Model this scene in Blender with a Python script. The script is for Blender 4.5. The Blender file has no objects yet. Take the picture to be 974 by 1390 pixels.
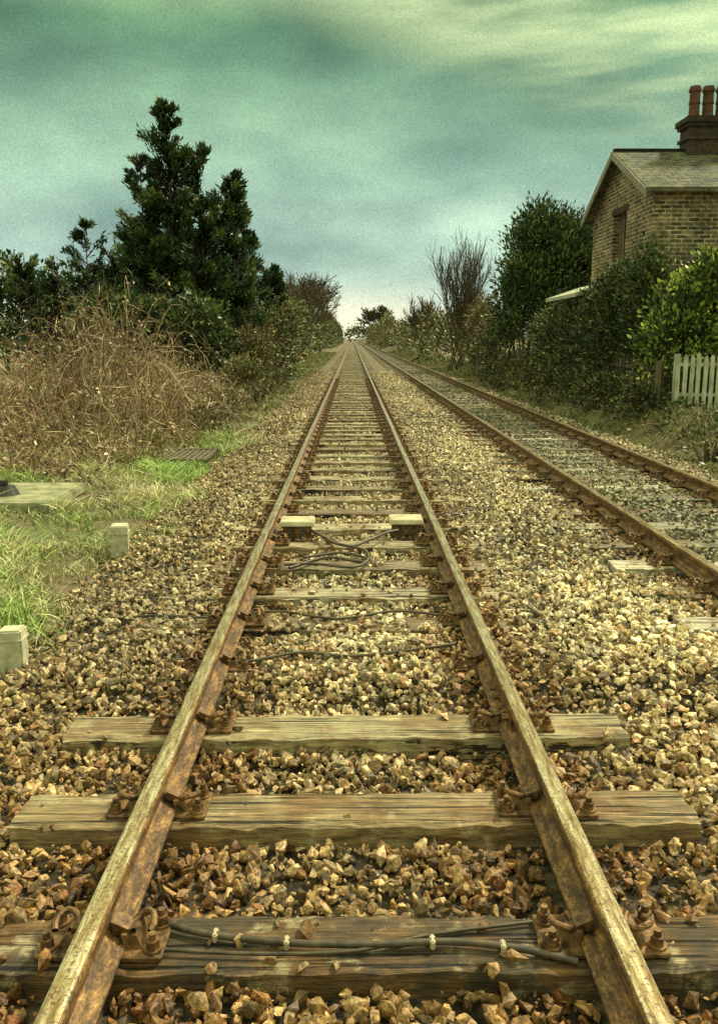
import bpy, bmesh, math, random
import numpy as np
from mathutils import Vector, Matrix
R = np.random.default_rng(7); random.seed(7)
scene = bpy.context.scene
col = scene.collection
TAU = 2*math.pi

# ------------------------------------------------------------------ helpers
def link(o, parent=None):
    col.objects.link(o)
    if parent: o.parent = parent
    return o
def empty(name):
    e = bpy.data.objects.new(name, None); col.objects.link(e); return e
def mesh_np(name, V, F, mat, parent=None, C=None, smooth=False):
    V = np.asarray(V, dtype=np.float32); F = np.asarray(F, dtype=np.int32)
    me = bpy.data.meshes.new(name)
    me.vertices.add(len(V)); me.vertices.foreach_set("co", V.ravel())
    k = F.shape[1]
    me.loops.add(F.size); me.loops.foreach_set("vertex_index", F.ravel())
    me.polygons.add(len(F)); me.polygons.foreach_set("loop_start", np.arange(len(F), dtype=np.int32)*k)
    if C is not None:
        a = me.color_attributes.new("Col", 'FLOAT_COLOR', 'POINT')
        cc = np.ones((len(V), 4), dtype=np.float32); cc[:, :3] = C
        a.data.foreach_set("color", cc.ravel())
    me.update(calc_edges=True); me.validate()
    me.polygons.foreach_set("use_smooth", np.full(len(F), smooth))
    if mat: me.materials.append(mat)
    return link(bpy.data.objects.new(name, me), parent)
def bm_obj(name, bm, mat, parent=None, smooth=False):
    me = bpy.data.meshes.new(name); bm.to_mesh(me); bm.free()
    if smooth:
        for p in me.polygons: p.use_smooth = True
    me.materials.append(mat)
    return link(bpy.data.objects.new(name, me), parent)
def bm_box(bm, x0, x1, y0, y1, z0, z1):
    r = bmesh.ops.create_cube(bm, size=1)
    for v in r['verts']:
        v.co = Vector((x0+(v.co.x+.5)*(x1-x0), y0+(v.co.y+.5)*(y1-y0), z0+(v.co.z+.5)*(z1-z0)))
    return r['verts']
def box(name, x0, x1, y0, y1, z0, z1, mat, parent=None, bevel=0):
    bm = bmesh.new(); bm_box(bm, x0, x1, y0, y1, z0, z1)
    if bevel: bmesh.ops.bevel(bm, geom=bm.edges[:], offset=bevel, segments=2, affect='EDGES')
    return bm_obj(name, bm, mat, parent)
def fn(x, y, s=1.0, k=0.0):
    x = np.asarray(x)*s; y = np.asarray(y)*s
    return (np.sin(x*1.3+y*.7+k)+np.sin(x*-.9+y*1.7+1.3+k*2)+np.sin(x*2.7+y*2.1+2.1+k)*.6+np.sin(x*3.9-y*3.3+k*3)*.4)/3.0
def sstep(a, b, x):
    t = np.clip((np.asarray(x, dtype=float)-a)/(b-a), 0, 1); return t*t*(3-2*t)
def norm(v): return v/np.maximum(np.linalg.norm(v, axis=-1, keepdims=True), 1e-9)
def randdir(n):
    return norm(R.normal(size=(n, 3)))
def leaves(P, D, S, A, C):
    n = len(P); D = norm(D); W = norm(np.cross(D, randdir(n)))
    S = np.broadcast_to(S, (n,))[:, None]; N2 = np.cross(D, W)
    bend = (R.random((n, 1))-.5)*.3*S
    V = np.stack([P, P+D*S*.5+W*S*A*.5+N2*bend, P+D*S, P+D*S*.5-W*S*A*.5+N2*bend], axis=1).reshape(-1, 3)
    F = np.arange(n*4).reshape(n, 4)
    return V, F, np.repeat(C, 4, axis=0)
def polytubes(P, Rr, sides, C):
    n, m, _ = P.shape
    T = norm(np.gradient(P, axis=1))
    ref = randdir(n)[:, None, :]
    Nn = norm(np.cross(T, np.broadcast_to(ref, T.shape))); B = np.cross(T, Nn)
    a = np.arange(sides)/sides*TAU
    ring = (P[:, :, None, :]+Rr[:, :, None, None]*(np.cos(a)[None, None, :, None]*Nn[:, :, None, :]+np.sin(a)[None, None, :, None]*B[:, :, None, :]))
    V = ring.reshape(-1, 3)
    base = (np.arange(n)[:, None, None]*m+np.arange(m-1)[None, :, None])*sides
    s = np.arange(sides)[None, None, :]; s2 = (s+1) % sides
    F = np.stack([base+s, base+s2, base+s2+sides, base+s+sides], axis=-1).reshape(-1, 4)
    return V, F, np.repeat(C, m*sides, axis=0)
def ribbons(P, W, C):
    n, m, _ = P.shape
    side = norm(np.cross(P[:, -1]-P[:, 0], randdir(n)))[:, None, :]
    V = np.stack([P-side*W[:, :, None], P+side*W[:, :, None]], axis=2).reshape(-1, 3)
    b = (np.arange(n)[:, None]*m+np.arange(m-1)[None, :])*2
    F = np.stack([b, b+1, b+3, b+2], axis=-1).reshape(-1, 4)
    return V, F, np.repeat(C, m*2, axis=0)
def merge(parts):
    Vs, Fs, Cs, o = [], [], [], 0
    for V, F, C in parts:
        Vs.append(V); Fs.append(F+o); Cs.append(C); o += len(V)
    return np.concatenate(Vs), np.concatenate(Fs), np.concatenate(Cs)
def pal(n, cols, w=None, jit=.2):
    cols = np.array(cols); i = R.choice(len(cols), n, p=w)
    return cols[i]*(1+(R.random((n, 1))-.5)*2*jit)

# ------------------------------------------------------------------ materials
def newmat(name):
    m = bpy.data.materials.new(name); m.use_nodes = True
    nt = m.node_tree; b = nt.nodes["Principled BSDF"]
    return m, nt, b
def N(nt, t, **kw):
    n = nt.nodes.new(t)
    for k, v in kw.items(): setattr(n, k, v)
    return n
def setin(n, **kw):
    for k, v in kw.items(): n.inputs[k].default_value = v
def noise(nt, vec, scale, detail=4, rough=.6):
    n = N(nt, "ShaderNodeTexNoise"); setin(n, Scale=scale, Detail=detail, Roughness=rough)
    nt.links.new(vec, n.inputs["Vector"]); return n.outputs["Fac"]
def mapping(nt, vec, scale=(1, 1, 1), rot=(0, 0, 0)):
    n = N(nt, "ShaderNodeMapping"); n.inputs["Scale"].default_value = scale; n.inputs["Rotation"].default_value = rot
    nt.links.new(vec, n.inputs["Vector"]); return n.outputs["Vector"]
def ramp(nt, fac, stops):
    n = N(nt, "ShaderNodeValToRGB"); e = n.color_ramp.elements
    while len(e) < len(stops): e.new(.5)
    for i, (p, c) in enumerate(stops):
        e[i].position = p; e[i].color = (*c, 1) if len(c) == 3 else c
    nt.links.new(fac, n.inputs[0]); return n.outputs[0]
def mixc(nt, fac, a, b, mode='MIX'):
    n = N(nt, "ShaderNodeMix", data_type='RGBA', blend_type=mode)
    for sock, v in ((n.inputs[0], fac), (n.inputs[6], a), (n.inputs[7], b)):
        if hasattr(v, 'links') or hasattr(v, 'is_output'): nt.links.new(v, sock)
        elif isinstance(v, (int, float)): sock.default_value = v
        else: sock.default_value = (*v, 1)
    return n.outputs[2]
def math_(nt, op, a, b=0.0, c=None):
    n = N(nt, "ShaderNodeMath", operation=op)
    for s, v in zip(n.inputs, (a, b, c)):
        if v is None: continue
        if isinstance(v, (int, float)): s.default_value = v
        else: nt.links.new(v, s)
    return n.outputs[0]
def mrange(nt, v, a, b, c=0, d=1):
    n = N(nt, "ShaderNodeMapRange", interpolation_type='SMOOTHSTEP')
    nt.links.new(v, n.inputs[0])
    for i, x in enumerate((a, b, c, d)): n.inputs[i+1].default_value = x
    return n.outputs[0]
def bump(nt, b, h, strength, dist=.01):
    n = N(nt, "ShaderNodeBump"); setin(n, Strength=strength, Distance=dist)
    nt.links.new(h, n.inputs["Height"]); nt.links.new(n.outputs[0], b.inputs["Normal"])
def objc(nt): return N(nt, "ShaderNodeTexCoord").outputs["Object"]
def attr(nt):
    n = N(nt, "ShaderNodeAttribute"); n.attribute_name = "Col"; return n.outputs["Color"]
def mat_attr(name, rough=.8, ns=20, lo=.6, hi=1.35, bs=.4, bd=.01, spec=.3, det=2):
    m, nt, b = newmat(name); c = attr(nt)
    if ns:
        f = noise(nt, objc(nt), ns, det)
        c = mixc(nt, 1.0, c, ramp(nt, f, [(.3, (lo,)*3), (.7, (hi,)*3)]), 'MULTIPLY')
        if bs: bump(nt, b, f, bs, bd)
    nt.links.new(c, b.inputs["Base Color"]); setin(b, Roughness=rough); b.inputs["Specular IOR Level"].default_value = spec
    return m
def mat_simple(name, c1, c2, ns=8, rough=.8, bs=.3, bd=.01, metallic=0, stretch=(1, 1, 1), det=5):
    m, nt, b = newmat(name); oc = mapping(nt, objc(nt), stretch); f = noise(nt, oc, ns, det, .65)
    c = ramp(nt, f, [(.33, c1), (.68, c2)])
    nt.links.new(c, b.inputs["Base Color"]); setin(b, Roughness=rough, Metallic=metallic)
    bump(nt, b, f, bs, bd); return m

M_stone = mat_attr("ballast_stone", .55, 60, .3, 1.65, .8, .006, .45)
M_leaf = mat_attr("foliage", .45, 0, spec=.4)
M_grass = mat_attr("grass_blades", .6, 0)
M_twig = mat_attr("twigs", .85, 0)
M_bark = mat_simple("bark", (.03, .022, .012), (.09, .065, .035), 10, .9, .6)

M_wood, nt, b = newmat("sleeper_wood"); oc = objc(nt)
g = noise(nt, mapping(nt, oc, (1.5, 30, 16)), 2.4, 7, .72); g2 = noise(nt, oc, 3.0, 5, .65)
gr = ramp(nt, g, [(.3, (.12,)*3), (.44, (.62,)*3), (.56, (1.1,)*3), (.7, (1.9,)*3)])
c = mixc(nt, 1.0, attr(nt), gr, 'MULTIPLY')
c = mixc(nt, mrange(nt, g2, .43, .6, 0, .75), c, mixc(nt, 1, (.24, .125, .042), gr, 'MULTIPLY'))
c = mixc(nt, mrange(nt, noise(nt, oc, 5.5, 5, .7), .53, .66, 0, .7), c, mixc(nt, 1, (.56, .47, .27), gr, 'MULTIPLY'))
crack = ramp(nt, noise(nt, mapping(nt, oc, (.9, 34, 5)), 1.3, 4, .6), [(.38, (0, 0, 0)), (.43, (1, 1, 1))])
c = mixc(nt, 1.0, c, mixc(nt, .9, (1, 1, 1), crack), 'MULTIPLY')
nt.links.new(c, b.inputs["Base Color"]); nt.links.new(mrange(nt, g2, .4, .6, .7, .34), b.inputs["Roughness"]); bump(nt, b, math_(nt, 'ADD', g, crack), 1.0, .015)

M_rail, nt, b = newmat("rail_steel"); oc = objc(nt)
f = noise(nt, mapping(nt, oc, (6, 1.6, 6)), 5, 7, .75); f2 = noise(nt, oc, 70, 4, .75)
rust = ramp(nt, f, [(.34, (.035, .018, .008)), (.48, (.13, .07, .026)), (.58, (.30, .155, .05)), (.7, (.52, .32, .13))])
rust = mixc(nt, 1, rust, ramp(nt, f2, [(.35, (.4,)*3), (.65, (1.5,)*3)]), 'MULTIPLY')
top = ramp(nt, noise(nt, mapping(nt, oc, (22, 2, 1)), 3, 6, .75), [(.36, (.22, .12, .045)), (.48, (.50, .36, .18)), (.62, (.92, .8, .56))])
sep = N(nt, "ShaderNodeSeparateXYZ"); nt.links.new(oc, sep.inputs[0])
geo = N(nt, "ShaderNodeNewGeometry"); sn = N(nt, "ShaderNodeSeparateXYZ"); nt.links.new(geo.outputs["Normal"], sn.inputs[0])
tm = math_(nt, 'MULTIPLY', mrange(nt, sep.outputs[2], .155, .166), mrange(nt, sn.outputs[2], .3, .95))
tm2 = math_(nt, 'MULTIPLY', tm, mrange(nt, f2, .40, .5, .1, 1))
nt.links.new(mixc(nt, tm2, rust, top), b.inputs["Base Color"])
nt.links.new(mrange(nt, tm2, 0, 1, .6, .24), b.inputs["Roughness"]); nt.links.new(mrange(nt, tm2, 0, 1, .1, .8), b.inputs["Metallic"])
bump(nt, b, math_(nt, 'ADD', f2, f), .4, .002)
M_iron = mat_simple("rusty_iron", (.03, .016, .008), (.34, .19, .075), 24, .55, .6, .004, .35)
M_conc = mat_simple("concrete", (.34, .31, .2), (.64, .6, .43), 14, .85, .4, .004)
M_slab = mat_simple("mossy_slab", (.12, .13, .06), (.40, .38, .22), 5, .85, .5, .006)
M_rubber = mat_simple("cable_rubber", (.025, .02, .013), (.12, .09, .05), 16, .5, .2, .002)
M_black = mat_simple("black_plastic", (.015, .015, .012), (.05, .045, .03), 10, .5, .2, .002)
M_boxp = mat_simple("box_cover", (.35, .29, .16), (.66, .58, .38), 9, .5, .3, .002)
M_white = mat_simple("white_paint", (.26, .26, .17), (.62, .61, .45), 12, .6, .2, .002, 0, (1, 1, .3))
M_fence = mat_simple("weathered_wood", (.05, .04, .022), (.2, .16, .09), 10, .85, .4, .004, 0, (1, 1, .2))
M_trim = mat_simple("painted_trim", (.16, .15, .1), (.34, .32, .22), 8, .7, .2, .002)
M_glass, nt, b = newmat("window_glass"); setin(b, Roughness=.12); b.inputs["Base Color"].default_value = (.02, .03, .03, 1)
M_pot = mat_simple("terracotta", (.06, .022, .012), (.17, .065, .032), 6, .8, .3)

def mat_brick(name, c1, c2, mort, bw, bh, ms=.012, slope=False, c3=None, lo=.35):
    m, nt, b = newmat(name); oc = objc(nt)
    s = N(nt, "ShaderNodeSeparateXYZ"); nt.links.new(oc, s.inputs[0])
    jit = math_(nt, 'MULTIPLY', math_(nt, 'SUBTRACT', noise(nt, oc, 5, 2), .5), .05)
    cb = N(nt, "ShaderNodeCombineXYZ")
    nt.links.new(math_(nt, 'ADD', math_(nt, 'ADD', s.outputs[0], s.outputs[1]) if not slope else s.outputs[0], jit), cb.inputs[0])
    nt.links.new(math_(nt, 'ADD', s.outputs[2] if not slope else s.outputs[1], math_(nt, 'MULTIPLY', jit, .5)), cb.inputs[1])
    br = N(nt, "ShaderNodeTexBrick"); nt.links.new(cb.outputs[0], br.inputs["Vector"])
    setin(br, Scale=1.0); br.inputs["Brick Width"].default_value = bw; br.inputs["Row Height"].default_value = bh
    br.inputs["Mortar Size"].default_value = ms; br.inputs["Mortar Smooth"].default_value = .3; br.inputs["Bias"].default_value = -.1
    br.inputs["Color1"].default_value = (*c1, 1); br.inputs["Color2"].default_value = (*c2, 1); br.inputs["Mortar"].default_value = (*mort, 1)
    f = noise(nt, oc, 1.3, 5, .7); f3 = noise(nt, oc, 9, 4, .7)
    c = mixc(nt, 1, br.outputs[0], ramp(nt, f, [(.32, (lo,)*3), (.68, (1.5, 1.45, 1.3))]), 'MULTIPLY')
    c = mixc(nt, 1, c, ramp(nt, f3, [(.3, (.3,)*3), (.7, (1.6,)*3)]), 'MULTIPLY')
    if c3: c = mixc(nt, mrange(nt, noise(nt, oc, 3, 4, .7), .48, .62, 0, .75), c, c3)
    nt.links.new(c, b.inputs["Base Color"]); setin(b, Roughness=.88)
    inv = math_(nt, 'SUBTRACT', 1.0, br.outputs["Fac"]); bump(nt, b, math_(nt, 'ADD', inv, math_(nt, 'MULTIPLY', f3, .5)), .8, .015)
    return m
M_brick = mat_brick("brickwork", (.25, .17, .095), (.05, .034, .022), (.42, .39, .27), .27, .095, .016)
M_brickd = mat_brick("chimney_brick", (.06, .035, .02), (.03, .02, .012), (.07, .05, .03), .235, .082, .01)
M_slate = mat_brick("roof_slates", (.12, .115, .065), (.05, .055, .035), (.012, .012, .009), .3, .2, .02, slope=True, c3=(.13, .14, .06))

M_ground, nt, b = newmat("ground_soil"); oc = objc(nt)
f = noise(nt, oc, .8, 5, .7); f2 = noise(nt, oc, 11, 5, .75)
c = ramp(nt, f, [(.3, (.09, .06, .028)), (.5, (.16, .13, .06)), (.62, (.12, .15, .045))])
c = mixc(nt, 1, c, ramp(nt, f2, [(.3, (.3,)*3), (.7, (1.8,)*3)]), 'MULTIPLY')
nt.links.new(c, b.inputs["Base Color"]); setin(b, Roughness=.95); bump(nt, b, f2, .9, .06)
M_bed, nt, b = newmat("ballast_bed"); oc = objc(nt)
v = N(nt, "ShaderNodeTexVoronoi"); nt.links.new(oc, v.inputs["Vector"]); setin(v, Scale=19.0)
vc = N(nt, "ShaderNodeSeparateXYZ"); nt.links.new(v.outputs["Color"], vc.inputs[0])
c = ramp(nt, vc.outputs[0], [(0, (.12, .08, .036)), (.5, (.27, .205, .10)), (1, (.44, .35, .2))])
c = mixc(nt, 1, c, ramp(nt, v.outputs["Distance"], [(.25, (1,)*3), (.75, (.18,)*3)]), 'MULTIPLY')
sp = N(nt, "ShaderNodeSeparateXYZ"); nt.links.new(oc, sp.inputs[0])
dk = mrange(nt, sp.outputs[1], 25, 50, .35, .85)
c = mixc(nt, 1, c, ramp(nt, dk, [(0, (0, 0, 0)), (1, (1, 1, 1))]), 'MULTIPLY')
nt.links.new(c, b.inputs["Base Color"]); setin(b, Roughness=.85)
bump(nt, b, math_(nt, 'SUBTRACT', 1.0, v.outputs["Distance"]), 1.0, .03)

# ------------------------------------------------------------------ terrain
def bz(x, y):
    x = np.asarray(x, float); y = np.asarray(y, float); ax = np.abs(x)
    z = -.034+.015*fn(x, y, 1.7)+.009*fn(x, y, 5, 2)
    z = z-.028*(1-sstep(3.9, 4.25, y))
    z = z+.055*sstep(4.05, 4.4, y)*(1-sstep(4.75, 5.3, y))*sstep(-1.7, -1.2, x)
    z = z-.012*sstep(5.3, 5.8, y)*(1-sstep(.6, .9, ax))
    z = z+.042*sstep(.85, 1.1, ax)*(1-sstep(1.9, 2.3, ax))*sstep(4, 4.4, y)
    z = z+.022*sstep(2.3, 2.6, x)*(1-sstep(4.3, 4.6, x))
    z = z-.15*(1-sstep(-2.5, -1.5, x))-.08*sstep(4.8, 5.5, x)
    return z
def gz(x, y):
    x = np.asarray(x, float); y = np.asarray(y, float)
    z = -.26+.14*(1-sstep(-2.35, -1.95, x))+.12*(1-sstep(-6, -3, x))+.25*(1-sstep(-14, -6, x))
    z = z+.1*sstep(4.9, 5.3, x)+.58*sstep(5.2, 6.4, x)
    w = (1-sstep(-2.4, -1.9, x))+sstep(5.0, 5.6, x)
    return z+w*(.03*fn(x, y, 2.1)+.05*fn(x, y, .5, 1))
def grid(name, xs, ys, zf, mat, parent=None):
    X, Y = np.meshgrid(xs, ys); Z = zf(X, Y)
    V = np.stack([X, Y, Z], -1).reshape(-1, 3); nx = len(xs); ny = len(ys)
    i = (np.arange(ny-1)[:, None]*nx+np.arange(nx-1)[None, :])
    F = np.stack([i, i+1, i+nx+1, i+nx], -1).reshape(-1, 4)
    return mesh_np(name, V, F, mat, parent, smooth=True)
xs = np.concatenate([[-2500, -900, -300, -120, -60, -35], np.arange(-25, -9, 1.), np.arange(-9, 9, .2), np.arange(9, 26, 1.), [35, 60, 120, 300, 900, 2500]])
ys = np.concatenate([[-200, -60, -20], np.arange(-8, 40, .3), np.arange(40, 90, 1.), [95, 110, 140, 200, 300, 500, 900, 1600, 3500]])
grid("ground", xs, ys, gz, M_ground)
ballast = empty("track_ballast_gravel")
grid("ballast_bed", np.arange(-2.4, 5.61, .1), np.concatenate([np.arange(-3, 40, .15), np.arange(40, 100, 1.), [110, 140, 200, 400, 900, 1800]]),
     lambda x, y: bz(x, y)-.035, M_bed, ballast)

# ------------------------------------------------------------------ stones
def rock(npts):
    bm = bmesh.new()
    p = norm(R.normal(size=(npts, 3)))*(.8+.35*R.random((npts, 1)))*np.array([1.2, .88, .68])
    for q in p: bm.verts.new(q)
    bmesh.ops.convex_hull(bm, input=bm.verts[:])
    bmesh.ops.delete(bm, geom=[v for v in bm.verts if not v.link_faces], context='VERTS')
    bmesh.ops.triangulate(bm, faces=bm.faces[:]); bm.verts.index_update()
    V = np.array([v.co[:] for v in bm.verts]); F = np.array([[v.index for v in f.verts] for f in bm.faces]); bm.free()
    return V, F
def rotm(n):
    q = norm(R.normal(size=(n, 4))); w, x, y, z = q.T
    return np.stack([1-2*(y*y+z*z), 2*(x*y-z*w), 2*(x*z+y*w), 2*(x*y+z*w), 1-2*(x*x+z*z), 2*(y*z-x*w), 2*(x*z-y*w), 2*(y*z+x*w), 1-2*(x*x+y*y)], -1).reshape(n, 3, 3)
SP = .73; Y0 = 2.33
RAILX = [-.7525, .7525, 2.6475, 4.1525]
def scatter(name, x0, x1, y0, y1, dens, r0, r1, npts, dz=0):
    n = int((x1-x0)*(y1-y0)*dens)
    x = R.uniform(x0, x1, n); y = R.uniform(y0, y1, n)
    s = r0+(r1-r0)*R.random(n)**1.6
    z = bz(x, y)+R.uniform(-.022, .012, n)+dz
    k = np.round((y-Y0)/SP); dy = np.abs(y-(Y0+k*SP)); ax = np.abs(x); ax2 = np.abs(x-3.4)
    on = (dy < .135) & ((ax < 1.33) | (ax2 < 1.33))
    ex = (x > 2.05) & (x < 2.42) & ((k == 4) | (k == 6))
    patch = fn(x, y, 2.2, 4)
    pk = np.where(y < 4.1, .012+.06*(y < 2.6), np.where(ax < .85, np.where(y < 5.6, .3, .05), np.where(ax < 1.4, .6, np.where(ax2 < .7, .25, .55))))
    keep = ~on | ((z > .0) & (y > 4) & (y < 5) & (R.random(n) < .85)) | (R.random(n) < pk) | ((patch > .55) & (y > 4.1))
    keep &= ~(ex & (dy < .17) & (R.random(n) < .95))
    z = np.where(on, np.maximum(z, s*.4), z)
    for rx in RAILX:
        d = np.abs(x-rx); keep &= d > .04+s*.75
        z = np.where(d < .3, z-.010, z); z = np.where(d < .1, np.minimum(z, .012-s*.5), z)
    keep &= R.random(n) < sstep(-2.75, -1.9, x+.25*fn(x, y, 1.5))
    keep &= R.random(n) < 1-sstep(4.8, 5.6, x+.2*fn(x, y, 1.2))
    x, y, z, s = x[keep], y[keep], z[keep], s[keep]; n = len(x)
    C = pal(n, [(.45, .36, .2), (.72, .62, .4), (.25, .175, .085), (.33, .29, .19), (.35, .21, .09), (.57, .47, .28), (.12, .095, .055)], [.21, .18, .18, .14, .08, .12, .09], .32)
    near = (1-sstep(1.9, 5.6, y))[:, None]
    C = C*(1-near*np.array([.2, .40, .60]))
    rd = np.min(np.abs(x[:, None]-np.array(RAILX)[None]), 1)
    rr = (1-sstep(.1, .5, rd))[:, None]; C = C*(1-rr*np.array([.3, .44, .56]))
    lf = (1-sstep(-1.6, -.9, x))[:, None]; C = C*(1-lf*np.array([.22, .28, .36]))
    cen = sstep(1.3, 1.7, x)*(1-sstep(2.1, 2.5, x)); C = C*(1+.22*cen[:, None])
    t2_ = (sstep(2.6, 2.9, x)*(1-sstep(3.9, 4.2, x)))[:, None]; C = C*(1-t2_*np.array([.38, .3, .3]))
    C = C*(1+.28*fn(x, y, .9, 3))[:, None]
    parts = []; var = R.integers(0, 14, n)
    for vi in range(14):
        m = var == vi
        if not m.any(): continue
        RV, RF = rock(npts); k = m.sum()
        sc = s[m][:, None, None]*(1+.35*(R.random((k, 1, 3))-.5))
        V = np.einsum('nij,vj->nvi', rotm(k), RV)*sc+np.stack([x[m], y[m], z[m]], -1)[:, None, :]
        F = RF[None]+(np.arange(k)*len(RV))[:, None, None]
        parts.append((V.reshape(-1, 3), F.reshape(-1, 3), np.repeat(C[m], len(RV), 0)))
    V, F, C = merge(parts)
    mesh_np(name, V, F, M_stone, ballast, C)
scatter("stones_near", -2.6, 5.6, .6, 6.5, 1080, .012, .036, 13)
scatter("stones_chips", -2.4, 4, .8, 5, 600, .005, .012, 8, .004)
scatter("stones_mid", -2.7, 5.7, 6.5, 16, 620, .015, .035, 9)
scatter("stones_far", -2.7, 5.7, 16, 48, 200, .026, .046, 8)

# ------------------------------------------------------------------ tracks
PROF = [(-.07, .02), (.07, .02), (.07, .031), (.03, .042), (.0095, .06), (.0085, .115), (.033, .13), (.0355, .157), (.03, .167), (.022, .17), (-.022, .17), (-.03, .167), (-.0355, .157), (-.033, .13), (-.0085, .115), (-.0095, .06), (-.03, .042), (-.07, .031)]
def rail(name, cx, parent):
    st = np.concatenate([np.arange(-3, 60, 1.5), [60, 80, 120, 200, 400, 800, 1500]])
    P = np.array(PROF); m = len(P); wob = .003*np.sin(st*.8+cx)
    V = np.stack([np.broadcast_to(P[:, 0]+cx, (len(st), m))+wob[:, None], np.repeat(st[:, None], m, 1), np.broadcast_to(P[:, 1], (len(st), m))], -1).reshape(-1, 3)
    b_ = (np.arange(len(st)-1)[:, None]*m); s = np.arange(m)[None]; s2 = (s+1) % m
    F = np.stack([b_+s, b_+s+m, b_+s2+m, b_+s2], -1).reshape(-1, 4)
    o = mesh_np(name, V, F, M_rail, parent)
    bm = bmesh.new(); bm.from_mesh(o.data); bmesh.ops.recalc_face_normals(bm, faces=bm.faces[:]); bm.to_mesh(o.data); bm.free()
    return o
def chair_mesh():
    bm = bmesh.new()
    bm_box(bm, -.19, .19, -.09, .09, .001, .019)
    bmesh.ops.bevel(bm, geom=bm.edges[:], offset=.004, segments=1, affect='EDGES')
    for sx in (-1, 1):
        for v in bm_box(bm, min(sx*.072, sx*.13), max(sx*.072, sx*.13), -.055, .055, .0195, .055):
            if v.co.z > .05: v.co.x = sx*(.06 if abs(v.co.x) < .1 else .105); v.co.y *= .8
        for v in bm_box(bm, min(sx*.03, sx*.085), max(sx*.03, sx*.085), -.028, .028, .045, .085):
            if v.co.z > .08 and abs(v.co.x) > .05: v.co.z = .06
        for by in (-.055, .055):
            bx = sx*.158
            for r_, z0, h_, seg in ((.03, .019, .008, 16), (.022, .027, .026, 6), (.012, .053, .02, 8)):
                r = bmesh.ops.create_cone(bm, cap_ends=True, segments=seg, radius1=r_, radius2=r_*.95, depth=h_)
                bmesh.ops.rotate(bm, verts=r['verts'], cent=(0, 0, 0), matrix=Matrix.Rotation(random.random()*3, 3, 'Z'))
                bmesh.ops.translate(bm, verts=r['verts'], vec=(bx, by, z0+h_/2))
        pts = []
        for i in range(11):
            a = math.pi*1.5*i/10-.6
            pts.append((sx*(.115+.035*math.cos(a)), .0+.045*math.sin(a), .064+.012*math.sin(a*1.5)))
        V, F, C = polytubes(np.array([pts]), np.full((1, 11), .0105), 8, np.ones((1, 3)))
        vv = [bm.verts.new(p) for p in V]
        for f in F: bm.faces.new([vv[i] for i in f])
    bmesh.ops.recalc_face_normals(bm, faces=bm.faces[:])
    me = bpy.data.meshes.new("rail_chair"); bm.to_mesh(me); bm.free(); me.materials.append(M_iron); return me
CH = chair_mesh()
def wood_box(cx, cy, L, W, H, zt, seed, fine):
    nx, nyy = (60, 8) if fine else (2, 1)
    bm = bmesh.new(); bmesh.ops.create_cube(bm, size=1)
    if fine:
        ex = [e for e in bm.edges if abs(e.verts[0].co.x-e.verts[1].co.x) > .5]
        bmesh.ops.subdivide_edges(bm, edges=ex, cuts=nx, use_grid_fill=True)
        ex = [e for e in bm.edges if abs(e.verts[0].co.y-e.verts[1].co.y) > .5]
        bmesh.ops.subdivide_edges(bm, edges=ex, cuts=nyy, use_grid_fill=True)
    bm.verts.index_update()
    V = np.array([v.co[:] for v in bm.verts])
    bmesh.ops.triangulate(bm, faces=bm.faces[:])
    F = np.array([[v.index for v in f.verts] for f in bm.faces]); bm.free()
    P = V*np.array([L, W, H])
    if fine:
        e = np.abs(V[:, 1]) > .49
        P[:, 1] += np.where(e, .010*fn(P[:, 0], V[:, 1]*3, 7, seed)+.006*fn(P[:, 0], P[:, 1], 37, seed), 0)
        topm = V[:, 2] > .49
        P[:, 2] += np.where(topm, .006*fn(P[:, 0]*.3, P[:, 1]*6, 5, seed)-.012*e*(1+.8*fn(P[:, 0], P[:, 1], 19, seed)), 0)
        P[:, 0] += np.where(np.abs(V[:, 0]) > .49, .012*fn(P[:, 1], V[:, 0], 25, seed), 0)
    a = R.normal()*.008; P[:, 1] += P[:, 0]*a
    return P+np.array([cx, cy, zt-H/2]), F
def track(cx, seed, palette, kmax):
    t = empty("railway_track")
    parts = []
    for k in range(-3, kmax):
        y = Y0+k*SP+random.uniform(-.02, .02); fine = -1 <= k < 14
        V, F = wood_box(cx+random.uniform(-.03, .03), y, 2.62, .25+random.uniform(-.012, .012), .13, random.uniform(-.002, .006), k*1.7+seed, fine)
        c = palette[k % len(palette)] if k > 3 or cx > 1 else {-3: (.1, .08, .05), -2: (.1, .08, .05), -1: (.14, .1, .06), 0: (.10, .07, .038), 1: (.40, .29, .14), 2: (.42, .35, .19), 3: (.3, .25, .14)}[k]
        if cx > 1 and k in (4, 6): c = (.66, .62, .44)
        c = np.array(c)*random.uniform(.8, 1.2)
        parts.append((V, F, np.repeat(c[None], len(V), 0)))
        if k < 50:
            for rx in (-.7525, .7525):
                o = bpy.data.objects.new("rail_chair", CH); link(o, t)
                o.location = (cx+rx, y, .004); o.rotation_euler = (0, 0, random.choice((0, math.pi))+random.uniform(-.03, .03))
    V, F, C = merge(parts); mesh_np("sleepers", V, F, M_wood, t, C)
    rail("rail_left", cx-.7525, t); rail("rail_right", cx+.7525, t)
    return t
t1 = track(0, 0, [(.38, .32, .18), (.5, .44, .27), (.16, .12, .07), (.42, .35, .2), (.2, .16, .09), (.52, .45, .28), (.26, .21, .12)], 190)
t2 = track(3.4, 5, [(.15, .14, .085), (.3, .28, .19), (.12, .1, .065), (.2, .19, .12), (.6, .57, .42), (.17, .15, .09), (.22, .2, .13)], 190)
bm = bmesh.new()
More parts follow.
